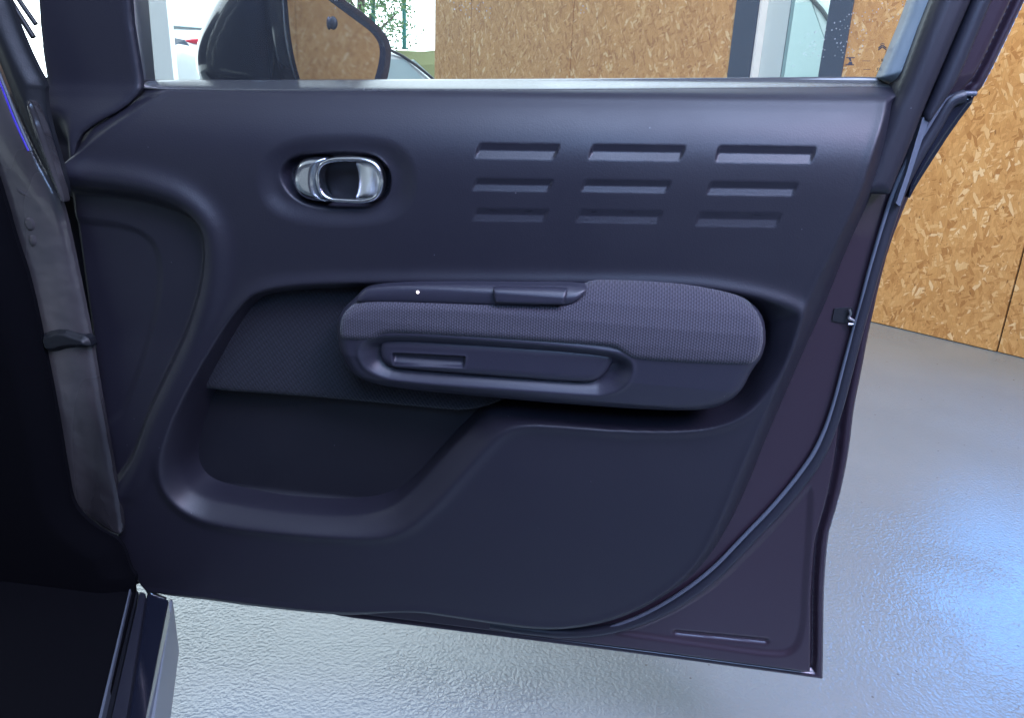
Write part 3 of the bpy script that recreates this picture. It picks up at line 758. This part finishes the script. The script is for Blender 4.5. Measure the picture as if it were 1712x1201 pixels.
shell_back()
def d3(P, h):
    q = duz(P, 0 if hasattr(h, '__len__') else h)
    if hasattr(h, '__len__'):
        q = np.array([duz([p], hh)[0] for p, hh in zip(P, h)]); return np.stack([q[:, 0], -np.asarray(h), q[:, 1]], 1)
    return np.stack([q[:, 0], -np.full(len(q), h), q[:, 1]], 1)
SEAL = [(1612, 160), (1592, 166), (1580, 180), (1560, 218), (1532, 262), (1506, 312), (1483, 380), (1462, 448), (1446, 508), (1434, 550), (1421, 600), (1397, 695), (1373, 757), (1345, 800), (1300, 855), (1255, 901), (1190, 971), (1105, 1026), (1030, 1052), (955, 1061), (880, 1054), (820, 1044)]
tube('door_seal', door, M_RUBBER, d3(SEAL, .004), .0072, seg=14, n=3)
LIP = [(1632, 156), (1608, 156), (1588, 162), (1574, 178), (1550, 212), (1520, 262), (1494, 318), (1470, 396), (1450, 466), (1437, 520), (1414, 600), (1391, 690), (1366, 750), (1338, 792), (1292, 848), (1248, 893), (1183, 962), (1100, 1018), (1028, 1049), (960, 1064)]
tube('seal_lip', door, M_RUBBERL, d3(LIP, .006), .0028, seg=8, n=3)  # lip in paler rubber, carrying the painted highlight of the seal
# window frame trims
relief('glass_run', door, M_RUNLIT, [(1548, -60), (1548, -60), (1596, -60), (1596, -60), (1568, 0), (1511, 146), (1511, 146), (1480, 128), (1480, 128), (1534, 0)], .0,
       lambda U, Z, S: -.014 + .026 * np.sqrt(np.clip(1 - (1 - np.clip(-S / .024, 0, 1)) ** 2, 0, 1)), res=.0015, n=1, skirt=.02)
FT = [(1590, -60), (1590, -60), (1655, -60), (1655, -60), (1627, 0), (1542, 198), (1527, 240), (1491, 326), (1491, 326), (1435, 326), (1435, 326), (1469, 242), (1490, 183), (1508, 148), (1560, 10)]
relief('frame_trim', door, M_TRIM, FT, .030, lambda U, Z, S: .034 - .014 * (1 - np.sqrt(np.clip(1 - (1 - np.clip(-S / .014, 0, 1)) ** 2, 0, 1))) , res=.0015, n=1, skirt=.036)
relief('frame_seal', door, M_RUBBER, [(1652, -60), (1652, -60), (1690, -60), (1690, -60), (1660, 0), (1606, 130), (1583, 165), (1556, 205), (1556, 205), (1542, 200), (1560, 160)], .02,
       lambda U, Z, S: .016 + .008 * np.sqrt(np.clip(1 - (1 - np.clip(-S / .010, 0, 1)) ** 2, 0, 1)), res=.0015, n=1, skirt=.03)
relief('frame_seal_cap', door, M_RUBBERL, [(1543, 196), (1543, 196), (1554, 197), (1554, 197), (1520, 300), (1505, 345), (1505, 345), (1498, 340), (1498, 340), (1515, 290)], .018, lambda U, Z, S: .018 + 0 * U, res=.0012, n=0, skirt=.02)
relief('shut_face_trim', door, M_BLACKGLOSS, [(1590, 165), (1612, 159), (1634, 160), (1593, 214), (1553, 276), (1530, 312), (1516, 340), (1524, 300), (1556, 232)], 0, lambda U, Z, S: .001 + .002 * sm(-S, 0, .004), res=.0018, n=1, skirt=.02)
# latch slot in the shut face
relief('latch_opening', door, M_DARK, [(1395, 518), (1395, 516), (1424, 514), (1427, 516), (1420, 539), (1417, 541), (1393, 537), (1391, 535)], .002, lambda U, Z, S: .0022 + 0 * U, res=.0012, n=1, skirt=.01)
ct = d3([(1420, 517), (1423, 526), (1417, 531), (1424, 534), (1430, 538), (1427, 543), (1418, 542)], .006)
tube('latch_claw', door, M_STEEL, ct, .0017, seg=8, n=2)

# ---- front corner of the door: trim, glass channel, pane, mirror
uC = duz([(138, 250)], .03)[0, 0]; zC = duz([(138, 205)], .03)[0, 1]
def corner_h(U, Z):
    a = base_h(Z, U) + .0022; b = .034
    return .5 * (a + b + np.sqrt((a - b) ** 2 + .00012)) - .0025
CT = [(52, -60), (52, -60), (212, -60), (212, -60), (205, 0), (227, 136), (227, 136), (228, 152), (205, 182), (165, 206), (142, 228), (136, 270), (136, 330), (100, 335), (84, 300), (64, 220), (64, 150), (70, 140), (60, 80), (53, 0)]
relief('corner_trim', door, M_TRIM, CT, .04, lambda U, Z, S: corner_h(U, Z) - .030 * sm(uC - U, -.006, .022) * sm(zC - Z, -.02, .03) - .004 * (1 - np.sqrt(np.clip(1 - (1 - np.clip(-S / .010, 0, 1)) ** 2, 0, 1))), res=.002, n=1, skirt=.006)
relief('glass_channel', door, M_STEEL, [(203, -60), (203, -60), (224, -60), (224, -60), (229, 0), (241, 133), (241, 133), (228, 140), (228, 140), (205, 0)], .0,
       lambda U, Z, S: -.004 + .008 * np.sqrt(np.clip(1 - (1 - np.clip(-S / .006, 0, 1)) ** 2, 0, 1)), res=.0012, n=0, skirt=.02)
gq = d3([(190, -80), (1575, -80), (1490, 145), (210, 150)], -.030)
glass_o = prism('window_pane', door, M_GLASS, [tuple(v) for v in gq], (0, .004, 0))
tube('belt_seal', door, M_DARK, d3([(228, 137), (340, 137), (470, 136)], -.012), .003, seg=8, n=0)

# printed marks on the pane
def mark(polys, name, h=-.0296):
    bm = bmesh.new()
    for P in polys:
        bm.faces.new([bm.verts.new(tuple(v)) for v in d3(P, h)])
    return from_bm(name, bm, M_INK, glass_o)
def stroke(a, b, wd):
    a = np.array(a, float); b = np.array(b, float); d = b - a; d /= np.linalg.norm(d); n = np.array([-d[1], d[0]]) * wd / 2
    return [a - n, b - n, b + n, a + n]
S6 = lambda x, y: (1180 + x / 3.218, y / 3.218)
W1 = 1.5
ch = []
for dy in (0, 10):     # double chevron
    ch += [stroke(S6(928, 258 + dy), S6(950, 240 + dy), 2.0), stroke(S6(950, 240 + dy), S6(972, 258 + dy), 2.0)]
ch += [stroke(S6(938, 238), S6(950, 231), 1.2), stroke(S6(950, 231), S6(962, 238), 1.2)]
mark(ch, 'printed_mark')
mark([stroke(S6(755, 309), S6(802, 309), 1.8), stroke(S6(752, 347), S6(798, 347), 1.8), [S6(766, 310), S6(780, 310), S6(785, 328), S6(775, 328)], [S6(772, 330), S6(786, 330), S6(790, 346), S6(762, 346)]], 'printed_mark')
mark([s for i in range(3) for s in (stroke(S6(920 + 9 * i, 362), S6(926 + 9 * i, 370), 1.1), stroke(S6(926 + 9 * i, 370), S6(920 + 9 * i, 378), 1.1))], 'printed_mark')
mark([stroke(S6(x, 314), S6(x, 330), 1.0) for x in (932, 946, 952, 966)] + [stroke(S6(848, 372), S6(886, 372), .8), stroke(S6(842, 326), S6(884, 326), .8), stroke(S6(946, 321), S6(953, 321), .8)], 'printed_mark')

# outside mirror, beyond the pane
W_D = lambda V: DO + V[0] * E1 + (-V[1]) * EN + np.array([0, 0, V[2]])
mir = empty('side_mirror', (0, 0, 0)); mir.parent = door
mc = duz([(560, 70)], -.14)[0]; MC = np.array([mc[0], .14, mc[1]])             # door-local centre of the mirror glass
mn = np.array([.90, -.44, .0]); mn /= np.linalg.norm(mn)
def mplane(P, off=0):
    """photo points on the mirror's own tilted plane, door-local"""
    d = rays(P); dl = np.stack([d @ E1, -(d @ EN), d[:, 2]], 1)
    c = CAM - DO; cl = np.array([c @ E1, -(c @ EN), c[2]])
    t = ((MC + mn * off - cl) @ mn) / (dl @ mn); return cl + dl * t[:, None]
MG = [(470, -30), (473, 0), (477, 58), (486, 105), (500, 150), (520, 175), (600, 170), (620, 140), (629, 111), (633, 78), (620, 55), (590, 33), (567, 16), (540, -4), (510, -25), (490, -34)]
MO = [(462, -44), (468, 0), (473, 58), (482, 108), (496, 152), (520, 190), (610, 186), (640, 150), (649, 117), (651, 76), (640, 52), (608, 20), (580, 2), (550, -20), (515, -44), (485, -52)]
G3 = mplane(chaikin(MG, 2)); O3 = mplane(chaikin(MO, 2))
bm = bmesh.new(); bm.faces.new([bm.verts.new(tuple(v + mn * .004)) for v in G3]); from_bm('mirror_glass', bm, M_MIRROR, mir)
def mirror_body():
    bm = bmesh.new(); n = len(O3); G = mplane(chaikin(MG, 2), .0)
    c = O3.mean(0); rows = [[bm.verts.new(tuple(v)) for v in G], [bm.verts.new(tuple(v + mn * .012)) for v in (G * .35 + O3 * .65)], [bm.verts.new(tuple(v)) for v in O3]]
    for s, dd in ((1.03, -.012), (1.0, -.03), (.85, -.05), (.55, -.065), (.2, -.07)):
        rows.append([bm.verts.new(tuple(c + (v - c) * s + mn * dd)) for v in O3])
    for a, b in zip(rows, rows[1:]):
        for i in range(n): bm.faces.new((a[i], a[(i + 1) % n], b[(i + 1) % n], b[i]))
    bm.faces.new(rows[-1]); bm.faces.new([bm.verts.new(tuple(v - mn * .001)) for v in G])
    return from_bm('mirror_housing', bm, M_BLACKGLOSS, mir, True)
mirror_body()
# the domed inboard side of the housing
HS = [(430, -80), (390, -50), (362, -14), (343, 22), (329, 54), (322, 88), (325, 120), (338, 150), (380, 180), (470, 190), (500, 160), (486, 110), (477, 60), (473, 0), (468, -50)]
relief('mirror_base', mir, M_BLACKGLOSS, HS, -.10, lambda U, Z, S: -.125 + .06 * np.sqrt(np.clip(1 - (1 - np.clip(-S / .05, 0, 1)) ** 2, 0, 1)), res=.002, n=2, skirt=.05)
tube('mirror_edge', mir, M_STEEL, mplane([(470, -30), (473, 0), (477, 58), (486, 105), (500, 150)], .006), .0012, seg=6, n=2)
tube('housing_seam', mir, M_DARK, d3([(466, -40), (464, 0), (459, 70), (453, 138)], -.073), .0015, seg=6, n=1)
bm = bmesh.new(); kc = mplane([(557, 38)], .008)[0]
bmesh.ops.create_uvsphere(bm, u_segments=16, v_segments=10, radius=.0085, matrix=Matrix.Translation(tuple(kc)) @ Matrix.Diagonal((.75, .35, 1, 1)))
from_bm('sensor_cap', bm, M_DARK, mir, True)

# ================================================================== BODY OF THE CAR, left of the door
body = door
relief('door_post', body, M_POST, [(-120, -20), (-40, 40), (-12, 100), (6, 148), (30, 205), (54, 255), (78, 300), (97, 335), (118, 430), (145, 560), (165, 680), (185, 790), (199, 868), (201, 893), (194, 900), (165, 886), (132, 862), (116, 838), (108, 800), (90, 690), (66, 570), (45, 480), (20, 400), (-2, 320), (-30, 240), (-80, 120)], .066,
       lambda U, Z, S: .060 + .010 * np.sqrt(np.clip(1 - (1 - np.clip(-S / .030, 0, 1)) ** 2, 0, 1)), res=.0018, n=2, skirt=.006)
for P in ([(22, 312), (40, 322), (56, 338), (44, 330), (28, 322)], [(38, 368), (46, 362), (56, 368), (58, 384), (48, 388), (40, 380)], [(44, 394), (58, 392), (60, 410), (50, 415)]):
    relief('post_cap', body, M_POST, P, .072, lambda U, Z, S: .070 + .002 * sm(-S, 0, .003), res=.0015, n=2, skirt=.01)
relief('hinge', body, M_DARK, [(64, 565), (70, 558), (100, 552), (120, 560), (140, 566), (146, 578), (146, 584), (110, 584), (85, 592), (70, 588)], .078, lambda U, Z, S: .070 + .008 * sm(-S, 0, .006), res=.0015, n=1, skirt=.012)
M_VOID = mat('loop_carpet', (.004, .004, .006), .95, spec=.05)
PTRIM = [(-160, -80), (-30, -80), (5, -10), (22, 40), (48, 100), (70, 140), (68, 156), (74, 200), (92, 262), (108, 320), (100, 334), (82, 312), (57, 256), (33, 205), (9, 148), (-9, 100), (-37, 40), (-120, -30)]
relief('pillar_trim', body, M_DARK, PTRIM, .085, lambda U, Z, S: .078 + .010 * sm(-S, 0, .02), res=.002, n=1, skirt=.006)
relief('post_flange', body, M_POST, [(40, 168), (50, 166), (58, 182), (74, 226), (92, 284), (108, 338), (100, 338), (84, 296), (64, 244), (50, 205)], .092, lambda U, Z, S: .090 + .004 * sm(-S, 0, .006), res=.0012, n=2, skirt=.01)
KICK = [(-300, 100), (-120, 150), (-60, 200), (-30, 245), (-2, 320), (20, 400), (42, 462), (66, 570), (90, 690), (108, 800), (116, 842), (134, 868), (166, 892), (200, 908), (216, 962), (226, 965), (215, 1010), (190, 1110), (160, 1210), (140, 1300), (-260, 1300)]
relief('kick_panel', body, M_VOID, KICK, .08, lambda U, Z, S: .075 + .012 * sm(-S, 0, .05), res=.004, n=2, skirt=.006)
M_BLUE = mat('blue_edging', (.05, .03, .45), .3)
tube('post_trim_line', body, M_BLUE, d3([(-14, 100), (6, 152), (26, 205), (48, 252)], .095), .0015, seg=8, n=2)
tube('post_seal', body, M_RUBBERL, d3([(-14, 92), (8, 146), (28, 198), (52, 252)], .094), .0018, seg=8, n=2)
tube('pillar_strip', body, M_DARK, d3([(-6, -40), (20, 5), (56, 62)], .02), .0035, seg=8, n=1)
tube('pillar_strip', body, M_DARK, d3([(8, -40), (32, 0), (60, 40)], .02), .0030, seg=8, n=1)
# dark sheet added for the shade in the gap between post and door
relief('gap_shade', body, M_DARK, [(40, 120), (80, 130), (235, 138), (235, 138), (240, 300), (190, 640), (235, 940), (250, 975), (190, 960), (100, 800), (30, 400)], .0, lambda U, Z, S: .012 + 0 * U, res=.005, n=1, skirt=.004)
M_CARG2 = mat('sill_skirt_paint', (.24, .27, .31), .4)
# sill strips running back under the camera, in world space
def strip(name, L, Rr, z, m, th=.02, bev=.003):
    a = on_z(L, z); b = on_z(Rr, z); P = list(a) + list(b[::-1])
    P = [(p - DO) for p in P]; P = [(p @ E1, -(p @ EN), p[2]) for p in P]
    return prism(name, body, m, P, (0, 0, -th), bev=bev)
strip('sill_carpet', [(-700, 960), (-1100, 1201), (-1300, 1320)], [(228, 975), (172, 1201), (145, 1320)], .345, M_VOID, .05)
strip('sill_seal', [(216, 985), (165, 1201), (138, 1320)], [(219, 985), (170, 1201), (144, 1320)], .352, M_RUBBERL, .03)
strip('sill_groove', [(220, 985), (171, 1201), (145, 1320)], [(232, 988), (186, 1201), (161, 1320)], .335, M_DARK, .03)
strip('sill_step', [(233, 988), (187, 1201), (162, 1320)], [(244, 992), (211, 1201), (189, 1320)], .34, M_RUBBER, .03)
strip('sill_plate', [(245, 992), (212, 1201), (190, 1320)], [(282, 1003), (244, 1201), (222, 1320)], .325, M_BLACKGLOSS, .05)
strip('sill_skirt', [(283, 1000), (245, 1201), (222, 1320)], [(289, 1002), (258, 1201), (240, 1320)], .30, M_CARG2, .10)
tube('hinge_arm', body, M_STEEL, d3([(232, 968), (242, 966), (246, 982), (252, 994), (268, 1001), (276, 1004)], .03), .0045, seg=10, n=2)

# unseen seat, centre pillar and roof of the car, added to darken the door
def body_box(name, m, lo, hi, bev):
    # box laid along the sill: x' to the left of it, y' backwards from the hinge
    o = np.array([-.53, .95, 0]); f = np.array([.36, -.93, 0]); l = np.array([-.93, -.36, 0])
    bm = bmesh.new(); vs = box(bm, lo, hi)
    for v in bm.verts:
        p = o + l * v.co.x + f * v.co.y + np.array([0, 0, v.co.z]) - DO
        v.co = (p @ E1, -(p @ EN), p[2])
    bmesh.ops.bevel(bm, geom=list(bm.edges), offset=bev, segments=3, affect='EDGES', profile=.5)
    return from_bm(name, bm, m, body, True)
M_SEAT = knit('seat_fabric', (.030, .030, .040), 2 * math.pi / .0034, 2 * math.pi / .0042, .0010)
seat = body_box('seat', M_SEAT, (.12, .62, .30), (.64, 1.16, .64), .06)
body_box('backrest', M_SEAT, (.12, 1.10, .50), (.64, 1.30, 1.22), .06)
body_box('centre_pillar', M_PAINT, (.02, 1.28, .30), (.16, 1.46, 1.48), .03)
body_box('roof', M_PAINT, (.16, .35, 1.48), (1.40, 2.6, 1.54), .02)
